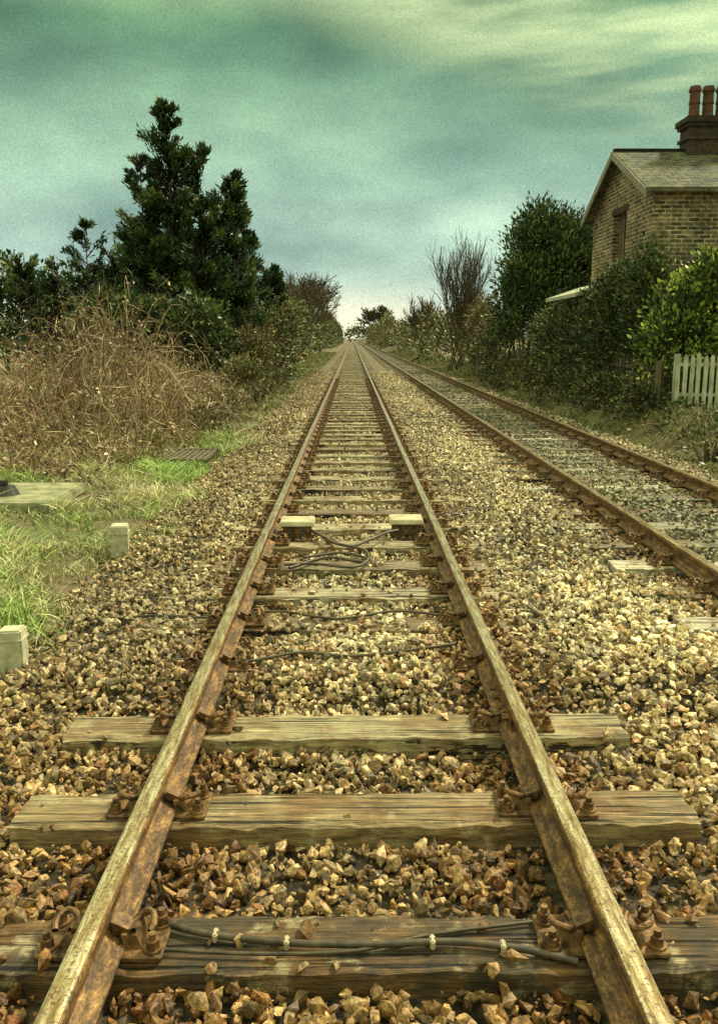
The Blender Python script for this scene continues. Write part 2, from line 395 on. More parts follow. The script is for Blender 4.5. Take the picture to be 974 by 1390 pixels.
for sx in (-1, 1):
    x_ = .7525+sx*.022
    bm_box(bm, x_-.011, x_+.011, 3.62, 4.12, .052, .118)
    for yy in (3.7, 3.81, 3.93, 4.04):
        r = bmesh.ops.create_cone(bm, cap_ends=True, segments=6, radius1=.017, radius2=.016, depth=.03)
        bmesh.ops.rotate(bm, verts=r['verts'], cent=(0, 0, 0), matrix=Matrix.Rotation(math.pi/2, 3, 'Y'))
        bmesh.ops.translate(bm, verts=r['verts'], vec=(x_+sx*.025, yy, .085))
bm_obj("fishplate", bm, M_iron, t1)
bm = bmesh.new(); bm_box(bm, .7525-.0362, .7525+.0362, 3.868, 3.873, .128, .1705); bm_obj("rail_joint_gap", bm, M_black, t1)

# ------------------------------------------------------------------ cables & trackside boxes
def cable(name, pts, r, parent=None, mat=M_rubber):
    P = np.array(pts, float)
    Q = np.vstack([2*P[0]-P[1], P, 2*P[-1]-P[-2]]); out = []
    for i in range(1, len(Q)-2):
        for t in np.arange(14)/14:
            p0, p1, p2, p3 = Q[i-1:i+3]
            out.append(.5*((2*p1)+(-p0+p2)*t+(2*p0-5*p1+4*p2-p3)*t*t+(-p0+3*p1-3*p2+p3)*t**3))
    out.append(P[-1]); out = np.array(out)
    V, F, C = polytubes(out[None], np.full((1, len(out)), r), 10, np.ones((1, 3)))
    return mesh_np(name, V, F, mat, parent, smooth=True)
sc_ = empty("signal_cable")
cable("cable_run", [(-.62, 2.40, .02), (-.45, 2.34, .02), (-.2, 2.30, .019), (.05, 2.29, .019), (.3, 2.30, .019), (.5, 2.27, .018), (.66, 2.22, .014)], .011, sc_)
cable("cable_run_thin", [(-.6, 2.28, .016), (-.3, 2.26, .014), (0, 2.27, .013), (.25, 2.34, .014), (.62, 2.4, .016)], .006, sc_)
for x_, y_ in ((-.2, 2.30), (.24, 2.30), (.45, 2.278), (-.42, 2.335)):
    bm = bmesh.new(); bm_box(bm, x_-.008, x_+.008, y_-.02, y_+.018, .004, .033)
    bmesh.ops.bevel(bm, geom=bm.edges[:], offset=.004, segments=2, affect='EDGES'); bm_obj("cable_clip", bm, M_boxp, sc_)
c2 = empty("signal_cable")
cable("cable_a", [(-1.5, 4.62, -.04), (-1.0, 4.55, .035), (-.6, 4.5, .045), (-.3, 4.62, .05), (0, 4.6, .035), (.35, 4.66, .05), (.6, 4.75, .05)], .009, c2)
cable("cable_b", [(-2.0, 5.4, -.12), (-1.4, 5.35, .02), (-.9, 5.3, .03), (-.5, 5.42, .03), (-.1, 5.3, .02), (.3, 5.42, .03), (.66, 5.3, .03)], .009, c2)
c3 = empty("signal_cable")
cable("loop_a", [(-.5, 6.5, .03), (-.2, 6.75, .05), (.1, 6.6, .05), (.1, 6.95, .06), (-.15, 7.2, .06), (-.28, 7.5, .06), (-.38, 7.7, .06)], .013, c3)
cable("loop_b", [(-.36, 7.6, .07), (-.05, 7.1, .06), (.15, 7.25, .08), (.3, 7.5, .08), (.42, 7.62, .08)], .012, c3)
cable("loop_c", [(-.55, 6.6, .03), (-.3, 6.55, .05), (.0, 6.45, .05), (.12, 6.7, .05), (-.1, 6.9, .05), (-.4, 6.75, .05)], .011, c3)
def tbox(cx, cy):
    e = empty("track_circuit_box")
    bm = bmesh.new(); bm_box(bm, cx-.13, cx+.13, cy-.11, cy+.11, .0, .12); bmesh.ops.bevel(bm, geom=bm.edges[:], offset=.012, segments=2, affect='EDGES'); bm_obj("box_body", bm, M_iron, e)
    bm = bmesh.new()
    for v in bm_box(bm, cx-.165, cx+.165, cy-.15, cy+.15, .121, .165):
        if v.co.z > .15: v.co.x = cx+(v.co.x-cx)*.92; v.co.y = cy+(v.co.y-cy)*.9
    bmesh.ops.bevel(bm, geom=bm.edges[:], offset=.008, segments=2, affect='EDGES'); bm_obj("lid", bm, M_boxp, e)
    for sx in (-1, 1):
        bm = bmesh.new(); r = bmesh.ops.create_cone(bm, cap_ends=True, segments=12, radius1=.018, radius2=.018, depth=.1)
        bmesh.ops.rotate(bm, verts=r['verts'], cent=(0, 0, 0), matrix=Matrix.Rotation(math.pi/2, 3, 'X')); bmesh.ops.translate(bm, verts=r['verts'], vec=(cx+sx*.06, cy-.15, .06))
        bm_obj("cable_gland", bm, M_black, e)
    box("mounting_bracket", cx-.15, cx+.15, cy+.01, cy+.09, -.02, .012, M_iron, e)
tbox(-.51, 7.72); tbox(.5, 7.8)
def post(x, y, s, h, tilt):
    bm = bmesh.new(); bm_box(bm, -s/2, s/2, -s/2, s/2, -.3, h)
    for v in bm.verts:
        if v.co.z > 0: v.co.x *= .95; v.co.y *= .95
    bmesh.ops.bevel(bm, geom=bm.edges[:], offset=.01, segments=2, affect='EDGES')
    bm_box(bm, -s*.5-.004, s*.5+.004, -s*.5-.004, s*.5+.004, h*.72, h*.76)
    o = bm_obj("concrete_marker_post", bm, M_conc); o.location = (x, y, max(float(gz(x, y)), float(bz(x, y)))); o.rotation_euler = (tilt, tilt*.7, random.uniform(-.3, .3))
post(-2.12, 7.55, .16, .27, .03); post(-1.97, 4.72, .14, .23, -.04)
sl = empty("concrete_slab")
z_ = float(gz(-4, 10))
box("slab", -5.4, -3.35, 9.2, 10.6, z_-.03, z_+.09, M_slab, sl, .02)
box("slab_seam", -4.35, -4.31, 9.25, 10.55, z_+.09, z_+.096, M_black, sl)
bm = bmesh.new(); r = bmesh.ops.create_cone(bm, cap_ends=True, segments=20, radius1=.17, radius2=.12, depth=.1); bmesh.ops.translate(bm, verts=r['verts'], vec=(-4.05, 9.75, z_+.14))
r = bmesh.ops.create_cone(bm, cap_ends=True, segments=12, radius1=.05, radius2=.05, depth=.08); bmesh.ops.translate(bm, verts=r['verts'], vec=(-4.05, 9.75, z_+.22)); bm_obj("pipe_cap", bm, M_black, sl)
gr_ = empty("drain_grating"); z_ = float(gz(-2.7, 13.5))
for i in range(9): box("bar", -3.05+i*.09, -3.0+i*.09, 13.0, 14.2, z_+.06, z_+.11, M_fence, gr_)
box("frame_front", -3.1, -2.25, 12.95, 13.0, z_, z_+.12, M_fence, gr_); box("frame_back", -3.1, -2.25, 14.2, 14.25, z_, z_+.12, M_fence, gr_)

# ------------------------------------------------------------------ house
house = empty("brick_house")
HX, HX2, HY0, HY1, ZE, ZR = 6.88, 15.5, 20.1, 25.0, 5.25, 6.45
YM = (HY0+HY1)/2; T = .28; G0 = .2
wz0, wz1, wy0, wy1 = 3.8, 5.0, 22.0, 23.1
def gable(name, x0, x1, zb, parent, mat):
    bm = bmesh.new()
    pts = [(HY0, zb), (HY1, zb), (HY1, ZE), (YM, ZR-.05), (HY0, ZE)]
    a = [bm.verts.new((x0, y, z)) for y, z in pts]; c_ = [bm.verts.new((x1, y, z)) for y, z in pts]
    bm.faces.new(a); bm.faces.new(c_[::-1])
    for i in range(5): bm.faces.new([a[i], c_[i], c_[(i+1) % 5], a[(i+1) % 5]])
    bmesh.ops.recalc_face_normals(bm, faces=bm.faces[:]); return bm_obj(name, bm, mat, parent)
gable("gable_top", HX, HX+T, wz1, house, M_brick)
box("gable_wall_lower", HX, HX+T, HY0, HY1, G0-.3, wz0, M_brick, house)
box("gable_wall_near", HX, HX+T, HY0, wy0, wz0, wz1, M_brick, house)
box("gable_wall_far", HX, HX+T, wy1, HY1, wz0, wz1, M_brick, house)
gable("gable_end_wall", HX2-T, HX2, G0-.3, house, M_brick)
box("front_wall", HX+T, HX2-T, HY0, HY0+T, G0-.3, ZE, M_brick, house)
box("back_wall", HX+T, HX2-T, HY1-T, HY1, G0-.3, ZE, M_brick, house)
box("window_board", HX+.16, HX+.18, wy0, wy1, wz0, wz1, M_fence, house)
box("window_frame", HX+.12, HX+.158, YM-.03, YM+.03, wz0, wz1, M_fence, house)
box("window_sill", HX-.05, HX+.12, wy0-.06, wy1+.06, wz0-.075, wz0-.001, M_trim, house)
box("window_lintel", HX-.015, HX+.1, wy0-.12, wy1+.12, wz1+.002, wz1+.14, M_brickd, house)
for x_ in (9.9, 12.9):
    for z0, z1 in ((1.1, 2.3), (3.6, 4.7)):
        box("front_window_frame", x_, x_+1, HY0-.03, HY0+.02, z0, z1, M_white, house); box("front_window_glass", x_+.08, x_+.92, HY0-.036, HY0-.031, z0+.08, z1-.08, M_glass, house)
        box("front_window_sill", x_-.06, x_+1.06, HY0-.1, HY0-.002, z0-.08, z0-.004, M_trim, house)
box("front_door", 11.4, 12.3, HY0-.03, HY0+.02, .3, 2.35, M_trim, house)
sl_ = (ZR-ZE)/(YM-HY0); ov = .26; gx = HX-.26; gx2 = HX2+.26
def roof(side):
    bm = bmesh.new(); ye = HY0-ov if side < 0 else HY1+ov; ze = ZE-ov*sl_
    t = .07
    a = [(gx, YM, ZR), (gx2, YM, ZR), (gx2, ye, ze), (gx, ye, ze)]
    lo = [bm.verts.new(p) for p in a]; hi = [bm.verts.new((p[0], p[1], p[2]+t)) for p in a]
    bm.faces.new(lo); bm.faces.new(hi[::-1])
    for i in range(4): bm.faces.new([lo[i], lo[(i+1) % 4], hi[(i+1) % 4], hi[i]])
    bmesh.ops.recalc_face_normals(bm, faces=bm.faces[:]); bm_obj("roof_slope", bm, M_slate, house)
    bm = bmesh.new(); x0, x1 = gx-.035, gx-.002
    p = [(YM, ZR+.05), (ye, ze+.05), (ye, ze-.14), (YM, ZR-.14)]
    A = [bm.verts.new((x0, *q)) for q in p]; B = [bm.verts.new((x1, *q)) for q in p]
    bm.faces.new(A); bm.faces.new(B[::-1])
    for i in range(4): bm.faces.new([A[i], A[(i+1) % 4], B[(i+1) % 4], B[i]])
    bmesh.ops.recalc_face_normals(bm, faces=bm.faces[:]); bm_obj("barge_board", bm, M_trim, house)
    yo = ye-.1 if side < 0 else ye+.003
    box("gutter", gx+.01, gx2, yo, yo+.097, ze-.06, ze+.03, M_fence, house, .02)
roof(-1); roof(1)
box("ridge_tiles", gx-.01, gx2, YM-.09, YM+.09, ZR+.06, ZR+.12, M_brickd, house, .03)
cx0, cx1 = 8.42, 10.0
box("chimney_stack", cx0, cx1, YM-.32, YM+.32, ZR-.6, 7.05, M_brickd, house)
box("chimney_band", cx0-.05, cx1+.05, YM-.37, YM+.37, 6.74, 6.82, M_brickd, house)
box("chimney_cap_lower", cx0-.06, cx1+.06, YM-.38, YM+.38, 7.052, 7.13, M_brickd, house)
box("chimney_cap_upper", cx0-.11, cx1+.11, YM-.43, YM+.43, 7.132, 7.28, M_brickd, house, .015)
for i in range(4):
    x_ = cx0+.2+i*.34
    bm = bmesh.new(); z0 = 7.28
    for r1_, r2_, h_ in ((.155, .15, .1), (.135, .125, .27), (.145, .145, .04), (.13, .125, .25), (.155, .155, .07), (.135, .13, .06)):
        r = bmesh.ops.create_cone(bm, cap_ends=True, segments=18, radius1=r1_, radius2=r2_, depth=h_); bmesh.ops.translate(bm, verts=r['verts'], vec=(x_, YM, z0+h_/2)); z0 += h_-.001
    bm_obj("chimney_pot", bm, M_pot, house)
box("porch_wall", 6.45, HX-.003, 24.2, 27.2, 0, 2.95, M_brick, house)
bm = bmesh.new()
for v in bm_box(bm, 6.15, 7.2, 23.9, 27.5, 2.96, 3.06):
    if v.co.x > 7: v.co.z += .35
bm_obj("porch_roof", bm, M_white, house)

# ------------------------------------------------------------------ fences
def picket(name, p0, p1, h, w, gap, mat, lean, gapprob=0):
    e = empty(name); p0 = Vector(p0); p1 = Vector(p1); L = (p1-p0).length; d = (p1-p0)/L
    ang = math.atan2(d.y, d.x); parts = []; s = 0
    ca, sa = math.cos(ang), math.sin(ang)
    T_ = [[0, 1, 2], [0, 2, 4], [2, 3, 4], [9, 8, 7], [9, 7, 5], [7, 6, 5]]
    for i in range(5):
        j = (i+1) % 5; T_ += [[i, j, j+5], [i, j+5, i+5]]
    while s < L:
        if random.random() >= gapprob:
            hh = h*random.uniform(.95, 1.04); b0 = -.05
            V = np.array([[-w/2, -.01, b0], [w/2, -.01, b0], [w/2, -.01, hh-w*.7], [0, -.01, hh], [-w/2, -.01, hh-w*.7]])
            V2 = V.copy(); V2[:, 1] = .01; V = np.vstack([V, V2]); l = random.gauss(0, lean); V[:, 0] += V[:, 2]*l; V[:, 1] += V[:, 2]*random.gauss(0, lean)
            X = V[:, 0]+s
            W = np.stack([p0.x+X*ca-V[:, 1]*sa, p0.y+X*sa+V[:, 1]*ca, V[:, 2]+float(gz(p0.x+s*ca, p0.y+s*sa))], -1)
            parts.append((W, np.array(T_), np.ones((len(W), 3))))
        s += w+gap
    V, F, C = merge(parts); mesh_np("pickets", V, F, mat, e)
    zg = float(gz(p0.x, p0.y))
    def place(bm):
        for v in bm.verts: v.co = Vector((p0.x+v.co.x*d.x-v.co.y*d.y, p0.y+v.co.x*d.y+v.co.y*d.x, v.co.z))
    for zz in (.25, .8):
        bm = bmesh.new(); bm_box(bm, 0, L, .014, .05, zg+zz*h, zg+zz*h+.07); place(bm); bm_obj("fence_rail", bm, mat, e)
    s = 0
    while s <= L:
        bm = bmesh.new(); bm_box(bm, s-.05, s+.05, .052, .14, zg-.2, zg+h*1.02); place(bm); bm_obj("fence_post", bm, mat, e); s += 2.4
    return e
picket("white_picket_fence", (6.5, 17.0, 0), (11.5, 17.0, 0), 1.1, .085, .05, M_white, .012)
picket("wooden_picket_fence", (6.35, 17.4, 0), (6.35, 46, 0), .95, .075, .07, M_fence, .05, .08)
wf = empty("wooden_rail_fence")
for i in range(6):
    x_ = -17+i*1.9; box("post", x_-.06, x_+.06, 25.9, 26.02, -.1, 1.80, M_fence, wf)
for z in (.75, 1.2, 1.64): box("rail", -17.2, -7.3, 25.85, 25.897, z, z+.1, M_fence, wf)

# ------------------------------------------------------------------ vegetation
def tube_segments(segs, sides=5):
    A = np.array([s[0] for s in segs]); B = np.array([s[1] for s in segs]); ra = np.array([s[2] for s in segs]); rb = np.array([s[3] for s in segs])
    P = np.stack([A, B], 1); C = np.tile(np.array([[.085, .062, .035]]), (len(segs), 1))*(.7+.6*R.random((len(segs), 1)))
    T = norm(B-A); ref = np.where(np.abs(T[:, 2:3]) > .9, np.array([[1., 0, 0]]), np.array([[0, 0, 1.]]))
    Nn = norm(np.cross(T, ref)); Bn = np.cross(T, Nn); a = np.arange(sides)/sides*TAU
    Rr = np.stack([ra, rb], 1)
    ring = P[:, :, None]+Rr[:, :, None, None]*(np.cos(a)[None, None, :, None]*Nn[:, None, None]+np.sin(a)[None, None, :, None]*Bn[:, None, None])
    V = ring.reshape(-1, 3); b_ = np.arange(len(segs))[:, None]*2*sides; s = np.arange(sides)[None]; s2 = (s+1) % sides
    F = np.stack([b_+s, b_+s2, b_+s2+sides, b_+s+sides], -1).reshape(-1, 4)
    return V, F, np.repeat(C, 2*sides, 0)
def grow(segs, p, d, L, r, depth, spread, up, rng, kids=3):
    n = 4; q = p
    for i in range(n):
        d = d+Vector((rng.gauss(0, .09), rng.gauss(0, .09), rng.gauss(0, .05)+up*.08)); d.normalize()
        q2 = q+d*(L/n); r2 = r*(1-.13)
        segs.append((tuple(q), tuple(q2), r, r2)); q = q2; r = r2
        if depth > 0 and i >= 1:
            for _ in range(kids if i == n-1 else 1+(rng.random() < .5)):
                dd = d+Vector((rng.gauss(0, spread), rng.gauss(0, spread), rng.gauss(0, spread*.5)+up*.25)); dd.normalize()
                grow(segs, q, dd, L*rng.uniform(.55, .8), r*.62, depth-1, spread, up, rng, kids)
def bare_tree(name, x, y, H, stems=1, depth=4, spread=.55, up=.5, r=.14, seed=1, minr=.008, splay=.15, kids=3):
    rng = random.Random(seed); e = empty(name); segs = []
    for s in range(stems):
        d = Vector((rng.gauss(0, splay), rng.gauss(0, splay), 1)).normalized()
        grow(segs, Vector((x+rng.gauss(0, .1*stems**.5), y+rng.gauss(0, .1), float(gz(x, y))-.05)), d, H*.36, r, depth, spread, up, rng, kids)
    zm = max(s[1][2] for s in segs); k = H/zm
    segs = [((x+(a[0]-x)*k, y+(a[1]-y)*k, a[2]*k), (x+(b_[0]-x)*k, y+(b_[1]-y)*k, b_[2]*k), max(ra, minr), max(rb, minr)) for a, b_, ra, rb in segs]
    V, F, C = tube_segments(segs); mesh_np("branches", V, F, M_twig, e, C); return e
def trunk_tube(e, x, y, z0, z1, r, mat=M_bark):
    m = 8; t = np.linspace(0, 1, m); P = np.stack([x+.06*np.sin(t*4), y+.05*np.cos(t*5), z0+(z1-z0)*t], -1)[None]
    V, F, C = polytubes(P, (r*(1-.85*t))[None], 8, np.ones((1, 3))); mesh_np("trunk", V, F, mat, e, smooth=True)
def conifer(name, x, y, nb, nl, cols, ls=.24, power=.75, base=.03, peaks=None, droop=.25):
    e = empty(name); z0 = float(gz(x, y)); parts = []
    tot = sum(p[4] for p in peaks); bs = []
    for px, py, pH, pr, w in peaks:
        trunk_tube(e, x+px, y+py, z0-.1, z0+pH*.97, pr*.06)
        n = int(nb*w/tot); h = base+(1-base)*R.random(n)**1.1
        az = R.random(n)*TAU; Rh = pr*np.clip((1-h), 0, 1)**power*(.6+.4*np.clip(h/.12, 0, 1))*(1+.18*np.sin(h*23+az*2))
        L = (Rh*R.uniform(.5, 1.0, n)*np.where(R.random(n) < .2, 1.5, 1))+.12
        tilt = R.uniform(.05, .7, n)+h*.8
        D = np.stack([np.cos(az), np.sin(az), tilt], -1)
        A = np.stack([np.full(n, x+px), np.full(n, y+py), z0+pH*h*.97], -1); A[:, 2] -= L*tilt*.5
        bs += [(tuple(A[i]), tuple(A[i]+D[i]*L[i]), .03, .006) for i in range(n)]
        k = int(nl*w/tot); bi = R.integers(0, n, k); t = R.random(k)**.6
        P = A[bi]+D[bi]*(L[bi]*t)[:, None]; P[:, 2] -= droop*(t**2)*L[bi]*.5
        P += R.normal(size=(k, 3))*(.045+.08*(L[bi]*.5))[:, None]
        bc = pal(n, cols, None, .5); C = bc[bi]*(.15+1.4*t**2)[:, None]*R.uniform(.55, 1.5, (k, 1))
        parts.append(leaves(P, D[bi]+R.normal(size=(k, 3))*.6, R.uniform(.5, 1.3, k)*ls, .28, C))
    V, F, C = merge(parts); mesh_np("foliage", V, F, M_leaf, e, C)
    V, F, C = tube_segments(bs, 4); mesh_np("limbs", V, F, M_bark, e)
    return e
def bush(name, blobs, nclump, per, ls, cols, crad=.3, asp=.55, up=.3, twigs=0, twc=(.18, .13, .07)):
    e = empty(name); B = np.array(blobs, float)
    w = (B[:, 3]*B[:, 5])+(B[:, 4]*B[:, 5]); bi = R.choice(len(B), nclump, p=w/w.sum())
    d = randdir(nclump); d[:, 2] = np.where(d[:, 2] < -.5, -d[:, 2], d[:, 2]); rr = R.uniform(.55, 1.14, nclump)
    Cc = B[bi, :3]+d*B[bi, 3:6]*rr[:, None]
    Cc[:, 2] = np.maximum(Cc[:, 2], gz(Cc[:, 0], Cc[:, 1])+.05)
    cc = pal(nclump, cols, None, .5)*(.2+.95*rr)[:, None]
    k = nclump*per; ci = np.repeat(np.arange(nclump), per)
    P = Cc[ci]+R.normal(size=(k, 3))*crad*np.array([.5, .5, .4]); P[:, 2] = np.maximum(P[:, 2], gz(P[:, 0], P[:, 1]))
    D = (P-Cc[ci])/crad+d[ci]*.5+np.array([0, 0, up])+R.normal(size=(k, 3))*.4
    V, F, C = leaves(P, D, R.uniform(.5, 1.35, k)*ls, asp, cc[ci]*R.uniform(.5, 1.5, (k, 1)))
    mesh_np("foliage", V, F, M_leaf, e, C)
    segs = []
    for b_ in B:
        g = float(gz(b_[0], b_[1]))
        for _ in range(7):
            dx, dy = random.gauss(0, .45), random.gauss(0, .45)
            segs.append(((b_[0]+dx*.15, b_[1]+dy*.15, g-.05), (b_[0]+dx*b_[3], b_[1]+dy*b_[4], b_[2]+b_[5]*.5), .045, .012))
    V, F, C = tube_segments(segs, 5); mesh_np("stems", V, F, M_bark, e)
    if twigs:
        bi = R.choice(len(B), twigs, p=w/w.sum()); b_ = B[bi]; m = 5; t = np.linspace(0, 1, m)[None, :, None]
        dd = randdir(twigs); dd[:, 2] = np.abs(dd[:, 2])+.3; dd = norm(dd)
        A0 = b_[:, :3]+dd*b_[:, 3:6]*.4; A1 = b_[:, :3]+dd*b_[:, 3:6]*R.uniform(.9, 1.3, (twigs, 1))
        P = A0[:, None]*(1-t)+A1[:, None]*t+np.cumsum(R.normal(size=(twigs, m, 3))*.05, 1)
        rad = np.linspace(1, .4, m)[None]*R.uniform(.008, .016, (twigs, 1))
        V, F, C = polytubes(P, np.broadcast_to(rad, (twigs, m)), 3, np.array(twc)[None]*R.uniform(.6, 1.6, (twigs, 1))); mesh_np("twigs", V, F, M_twig, e, C)
    return e
DG = [(.024, .05, .012), (.045, .075, .018), (.09, .12, .03), (.03, .05, .018)]
MG = [(.06, .09, .022), (.13, .16, .04), (.045, .07, .02), (.15, .15, .05)]
BR = [(.20, .15, .065), (.28, .21, .10), (.12, .12, .04), (.17, .18, .055), (.08, .06, .032)]
conifer("conifer_tree", -6.6, 32, 620, 84000, DG, .23, .5, peaks=[(0, 0, 10.3, 1.6, 1), (-1.1, .5, 8.4, 1.35, .55), (1.0, .3, 9.1, 1.45, .65), (2.2, .2, 7.8, 1.4, .6), (1.3, -.8, 6.0, 1.8, .5), (-.6, -.6, 5.6, 1.7, .4)])
conifer("conifer_tree", -4.9, 41, 260, 24000, DG, .25, .55, peaks=[(0, 0, 6.9, 1.3, 1), (.9, 2, 5.4, 1.3, .7), (-.9, 1, 6.2, 1.2, .6)])
conifer("conifer_tree", -11.2, 37, 240, 20000, DG, .25, .5, peaks=[(0, 0, 6.5, 1.2, 1), (1.0, .3, 5.5, 1.3, .8), (-1.6, 1, 5.0, 1.3, .8), (2.1, .3, 5.2, 1.3, .8), (-3, 1, 5.4, 1.3, .6)])
bush("hedge", [(-22+i*1.7, 42+random.uniform(-1, 1), 2.6, 1.6, 1.5, 2.6+random.uniform(-.6, .8)) for i in range(10)], 1700, 14, .25, DG+MG, .45, twigs=200)
bush("shrub", [(-8.3, 30, 1.8, 1.2, 1.2, 1.6), (-7, 29.2, 1.5, 1.3, 1.2, 1.6), (-5.4, 29, 1.4, 1.3, 1.2, 1.7)], 900, 14, .17, DG+MG, .32, twigs=200)
bush("shrub", [(-3.6, 30, .8, .8, 1.4, 1.3), (-3.9, 33, 1.2, .8, 1.6, 1.5), (-3.4, 27, .4, .6, 1.2, .8)], 750, 12, .11, BR+MG, .28, twigs=1200)
bush("shrub", [(-3.5, 38, 1.3, .7, 2, 1.5), (-3.6, 43, 1.5, .8, 2.5, 1.8), (-4, 50, 1.9, 1.0, 3.5, 2.3)], 1200, 12, .16, MG+BR, .35, twigs=1200)
bush("hedgerow", [(-4.7-random.uniform(0, .9), y, 1.9, 1.2, 4, 2.0+random.uniform(-.3, .9)+(y > 150)*2) for y in range(58, 330, 9)], 3800, 12, .32, BR+MG+DG, .6, twigs=1500)
bare_tree("bare_tree", -4.4, 118, 10.8, 1, 4, .6, .2, .24, 5, .03)
bare_tree("bare_tree", -5.2, 78, 7.8, 1, 4, .6, .2, .18, 15, .016)
bare_tree("bare_tree", -5.6, 92, 8.5, 1, 4, .6, .2, .25, 25, .02)
bush("evergreen_tree", [(7.6, 34, 3.6, 1.7, 1.7, 3.0), (6.7, 33.4, 2.6, 1.1, 1.4, 2.2), (8.8, 34.3, 3.6, 1.5, 1.6, 2.5), (7.3, 34, 5.2, .9, .9, 1.6), (8.2, 34, 4.6, 1.3, 1.2, 2.0), (9.8, 34.5, 3.2, 1.4, 1.5, 2.4)], 2300, 16, .19, DG+[(.11, .15, .04)], .36, .4, up=.8)
bush("hedge", [(6.75, 19.9, 2.0, .45, .9, 1.8), (6.5, 21.4, 1.7, .5, 1.0, 1.7), (6.55, 23, 1.5, .5, 1.1, 1.5), (6.6, 25, 1.4, .6, 1.3, 1.4), (6.8, 27.5, 1.4, .8, 1.4, 1.4), (7, 30, 1.2, .8, 1.6, 1.4)], 2100, 16, .11, DG+MG, .26, .5, twigs=300)
bush("laurel_bush", [(7.25, 18.4, 1.9, .95, .7, 1.15), (8.2, 18.5, 2.2, 1.0, .8, 1.3), (6.7, 18.2, 1.45, .55, .5, .95), (7.7, 18.3, 2.9, .55, .5, .65), (9.3, 18.6, 2.0, .9, .8, 1.3)], 1050, 15, .13, [(.26, .33, .055), (.46, .54, .12), (.14, .2, .04), (.05, .08, .018), (.03, .05, .015)], .24, .5, up=.6)
bush("ivy_undergrowth", [(6.1+.1*(i % 2), 17.8+i*1.3, .45, .4, .8, .5) for i in range(16)]+[(6.5, 16.7, .3, .3, .2, .22), (8.2, 16.7, .3, .5, .2, .15)], 1500, 12, .09, MG+BR+DG, .2, twigs=600)
bush("shrub", [(6.5, 38, 1.3, .9, 2, 1.5), (6.6, 43, 1.6, .9, 2.2, 1.9), (6.7, 48, 1.9, 1.1, 2.5, 2.3)], 1100, 12, .14, BR+BR+MG, .36, twigs=1300)
bare_tree("bare_tree", 5.75, 47, 7.8, 7, 3, .24, .75, .045, 8, .009, .19, 2)
bare_tree("bare_tree", 6.0, 75, 5.8, 4, 3, .35, .5, .06, 11, .014, .25)
bush("hedgerow", [(6.5+random.uniform(0, .8), y, 1.6, 1.3, 4, 1.6+random.uniform(-.2, .8)+(y > 150)*2) for y in range(55, 330, 9)], 3500, 12, .32, BR+MG+BR, .6, twigs=1500)
bare_tree("bare_tree", 7.2, 260, 12, 1, 4, .6, .2, .4, 31, .07)
bush("distant_trees", [(x, 420+random.uniform(-20, 30), 3, 9, 8, 4+random.uniform(-1, 4)) for x in list(range(-150, -8, 13))+list(range(14, 160, 13))+[5]], 2600, 12, 1.3, BR+DG, 2.4)

# brambles
def bh(x, y):
    return .3+.6*sstep(11, 14, y)*(1-sstep(-4.0, -3.1, x))-.4*(1-sstep(-8.5, -6, x))*sstep(14, 18, y)+1.6*np.exp(-(((x+4.75)/1.15)**2+((y-17)/2.2)**2))+.3*np.exp(-(((x+6.3)/1.0)**2+((y-15)/1.5)**2))+.2*fn(x, y, 1.5)
e = empty("bramble_thicket")
n = 5600; x = R.uniform(-12, -2.8, n); y = R.uniform(10.0, 25, n)
k = (x < -3.0-.9*(1-sstep(10, 13, y))+.35*fn(x, y, 2)) & ~((x < -3.3) & (y < 10.8)); x, y = x[k], y[k]; n = len(x)
m = 9; t = np.linspace(0, 1, m)[None]
H = np.maximum(bh(x, y), .15)*R.uniform(.5, 1.25, n); az = R.random(n)*TAU; reach = R.uniform(.3, 1.3, n)*(.5+.5*H)
zz = H[:, None]*np.sin(np.pi*t*R.uniform(.5, .95, n)[:, None])
P = np.stack([x[:, None]+np.cos(az)[:, None]*reach[:, None]*t**1.4, y[:, None]+np.sin(az)[:, None]*reach[:, None]*t**1.4, gz(x, y)[:, None]+zz], -1)
P += np.cumsum(R.normal(size=(n, m, 3))*.025, 1)
rad = np.linspace(1, .45, m)[None]*R.uniform(.004, .010, (n, 1))
C = pal(n, [(.32, .19, .11), (.58, .44, .28), (.17, .085, .05), (.22, .17, .09), (.4, .27, .17), (.08, .045, .03)], None, .3)
C *= (.6+.75*sstep(-.6, .6, fn(x, y, 1.1, 6)))[:, None]
V, F, C = polytubes(P, rad, 3, C); mesh_np("stems", V, F, M_twig, e, C)
k = 26000; si = R.integers(0, n, k); ti = R.integers(2, m, k); Q = P[si, ti]+R.normal(size=(k, 3))*.05
V1 = leaves(Q, R.normal(size=(k, 3)), R.uniform(.03, .10, k), .5, pal(k, [(.26, .14, .07), (.42, .3, .17), (.10, .07, .035), (.18, .24, .07), (.6, .48, .32)], None, .35))
V2 = leaves(Q[:18000], R.normal(size=(18000, 3))+np.array([0, 0, .4]), R.uniform(.2, .5, 18000), .03, pal(18000, [(.36, .24, .13), (.14, .085, .045), (.6, .48, .31)], None, .3))
V, F, C = merge([V1, V2]); mesh_np("dead_leaves", V, F, M_leaf, e, C)

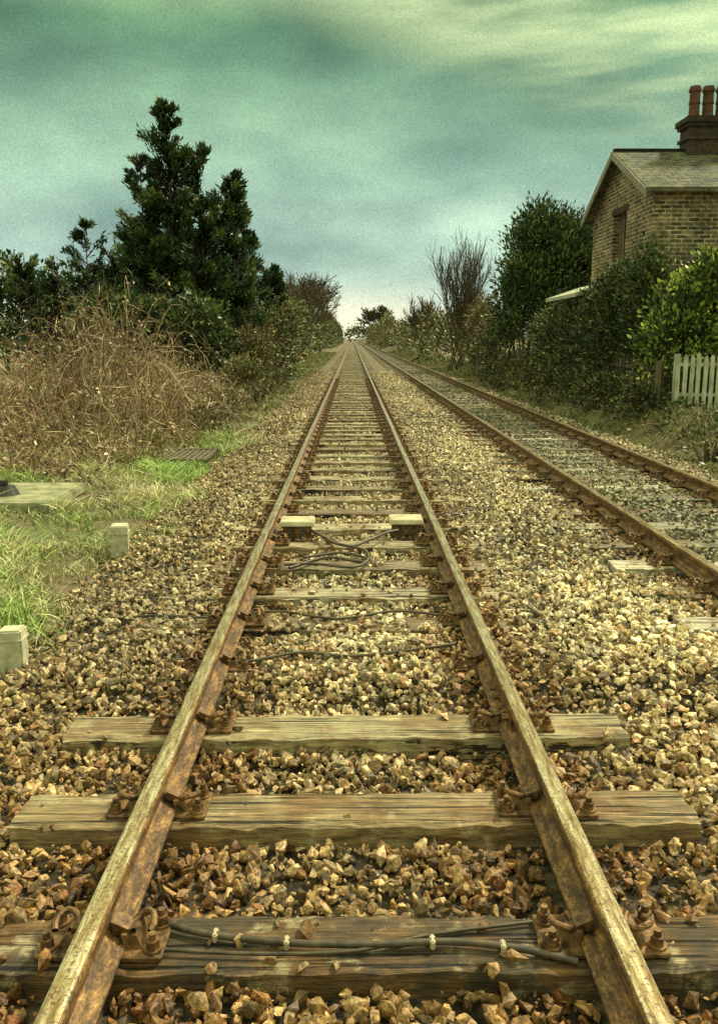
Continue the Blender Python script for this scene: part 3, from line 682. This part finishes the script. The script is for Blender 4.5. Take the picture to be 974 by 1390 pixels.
def grass(name, x, y, h, w, C, mat=M_grass, lean=.5, m=4):
    n = len(x); t = np.linspace(0, 1, m)[None]; az = R.random(n)*TAU; l = R.random(n)*lean*h
    P = np.stack([x[:, None]+np.cos(az)[:, None]*l[:, None]*t**1.8, y[:, None]+np.sin(az)[:, None]*l[:, None]*t**1.8, np.maximum(gz(x, y), bz(x, y)-.06*(x > -2.4)*(x < 5))[:, None]-.01+h[:, None]*t*(1-.25*t*lean)], -1)
    V, F, Cc = ribbons(P, (1-t**1.5*.9)*w[:, None]*.5, C); return mesh_np(name, V, F, mat, None, Cc)
n = 175000; x = R.uniform(-6.5, -1.45, n); y = R.uniform(1.2, 17, n)
f = fn(x, y, 1.6, .7)+.6*fn(x, y, 5, 3)
k = (R.random(n) < sstep(-.7, .3, f)*.92+.05) & (R.random(n) < (1-sstep(-2.5, -1.6, x+.3*fn(x, y, 1.5)))) & ~((x > -5.5) & (x < -3.3) & (y > 9.1) & (y < 10.7)); x, y, f = x[k], y[k], f[k]; n = len(x)
gr_ = sstep(-.5, .5, fn(x, y, .9, 2)+.4*R.normal(size=n))[:, None]
C = (np.array([[.60, .54, .32]])*(1-gr_)+np.array([[.38, .54, .15]])*gr_)*R.uniform(.3, 1.45, (n, 1))*(.65+.5*np.clip(f+.5, 0, 1))[:, None]
grass("grass_verge", x, y, R.uniform(.05, .28, n)*(.5+1.0*np.clip(f, 0, 1)), R.uniform(.005, .010, n)*(1+y/14), C, lean=1.2)
n = 90000; x = np.where(R.random(n) < .5, R.uniform(-5.0, -2.1, n), R.uniform(4.85, 6.6, n)); y = 9+R.random(n)**1.3*110
f = fn(x, y, 1.1, 5); k = (R.random(n) < sstep(-.5, .4, f)*.85+.15) & ((x > 0) | (y > 14)); x, y, f = x[k], y[k], f[k]; n = len(x)
C = pal(n, [(.36, .32, .15), (.22, .17, .08), (.24, .3, .09), (.13, .17, .05), (.12, .08, .04)], None, .35)
grass("dry_grass", x, y, R.uniform(.06, .3, n)*(.6+.7*np.clip(f, 0, 1)), R.uniform(.008, .016, n)*(1+y/25), C, lean=1.2)
bush("verge_weeds", [(5.6+random.uniform(-.2, .5), 10+i*1.5, .1, .4, .6, .25) for i in range(22)]+[(-2.9-random.uniform(0, .8), 17+i*1.7, .1, .4, .8, .4) for i in range(16)], 1500, 9, .08, MG+BR, .2, twigs=500)

# ------------------------------------------------------------------ world & light
SE, SA = math.radians(48), math.radians(50)
w = bpy.data.worlds.new("World"); scene.world = w; w.use_nodes = True
nt = w.node_tree; nt.nodes.clear()
out = N(nt, "ShaderNodeOutputWorld")
sky = N(nt, "ShaderNodeTexSky", sky_type='NISHITA'); sky.sun_disc = False; sky.sun_elevation = SE; sky.sun_rotation = SA
b1 = N(nt, "ShaderNodeBackground"); nt.links.new(sky.outputs[0], b1.inputs[0]); b1.inputs[1].default_value = .08
g = N(nt, "ShaderNodeTexCoord").outputs["Generated"]
s = N(nt, "ShaderNodeSeparateXYZ"); nt.links.new(g, s.inputs[0])
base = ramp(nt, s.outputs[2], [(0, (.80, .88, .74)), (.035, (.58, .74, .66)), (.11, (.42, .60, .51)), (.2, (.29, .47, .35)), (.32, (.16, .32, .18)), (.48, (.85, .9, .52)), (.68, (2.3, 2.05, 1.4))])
n1 = noise(nt, mapping(nt, g, (1.4, 1.2, 3.6), (0, math.radians(28), 0)), 1.9, 4, .5)
n2 = noise(nt, mapping(nt, g, (1.6, 2, 3.0), (0, math.radians(-20), 0)), 2.4, 3, .5)
cl = ramp(nt, n1, [(.34, (.55, .61, .62)), (.5, (.95, .97, .97)), (.66, (1.5, 1.45, 1.35))])
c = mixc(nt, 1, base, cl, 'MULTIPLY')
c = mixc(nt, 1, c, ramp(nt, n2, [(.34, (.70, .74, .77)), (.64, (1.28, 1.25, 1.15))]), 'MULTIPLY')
dm = N(nt, "ShaderNodeVectorMath", operation='DOT_PRODUCT'); nt.links.new(g, dm.inputs[0]); dm.inputs[1].default_value = (.40, 0, 1)
mk = math_(nt, 'MULTIPLY', mrange(nt, dm.outputs["Value"], .285, .40), mrange(nt, noise(nt, mapping(nt, g, (1.2, 1, 8), (0, math.radians(16), 0)), 1.6, 4, .55), .33, .56))
c = mixc(nt, mk, c, (.78, .95, .48))
ax_ = math_(nt, 'ABSOLUTE', math_(nt, 'ADD', s.outputs[0], .012))
gm = math_(nt, 'MULTIPLY', mrange(nt, ax_, .0, .22, 1, 0), mrange(nt, s.outputs[2], .01, .075, .95, 0))
c = mixc(nt, gm, c, (1.15, 1.08, .76))
c = mixc(nt, 1, c, ramp(nt, noise(nt, g, 520, 1, .8), [(.3, (.85,)*3), (.7, (1.15,)*3)]), 'MULTIPLY')
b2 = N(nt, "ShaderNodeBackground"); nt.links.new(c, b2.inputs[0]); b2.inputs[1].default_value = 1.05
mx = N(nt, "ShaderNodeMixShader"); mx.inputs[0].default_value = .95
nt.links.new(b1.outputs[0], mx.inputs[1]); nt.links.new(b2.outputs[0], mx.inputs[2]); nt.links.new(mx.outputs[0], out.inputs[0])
sd = bpy.data.lights.new("sun", 'SUN'); sd.energy = 4.4; sd.angle = math.radians(5); sd.color = (1, .91, .66)
so = bpy.data.objects.new("sun", sd); col.objects.link(so)
dv = Vector((math.sin(SA)*math.cos(SE), math.cos(SA)*math.cos(SE), math.sin(SE)))
so.rotation_euler = dv.to_track_quat('Z', 'Y').to_euler(); so.location = (20, 20, 40)

# ------------------------------------------------------------------ camera
cd = bpy.data.cameras.new("camera"); cam = bpy.data.objects.new("camera", cd); col.objects.link(cam)
cam.location = (0, 0, 1.82); cam.rotation_euler = (math.radians(90-9.4), 0, math.radians(-.45))
cd.sensor_width = 36; cd.sensor_fit = 'AUTO'; cd.lens = 29.8; cd.shift_y = -.0324; cd.clip_start = .05; cd.clip_end = 6000
scene.camera = cam
scene.view_settings.view_transform = 'Standard'; scene.view_settings.look = 'None'; scene.view_settings.exposure = 0
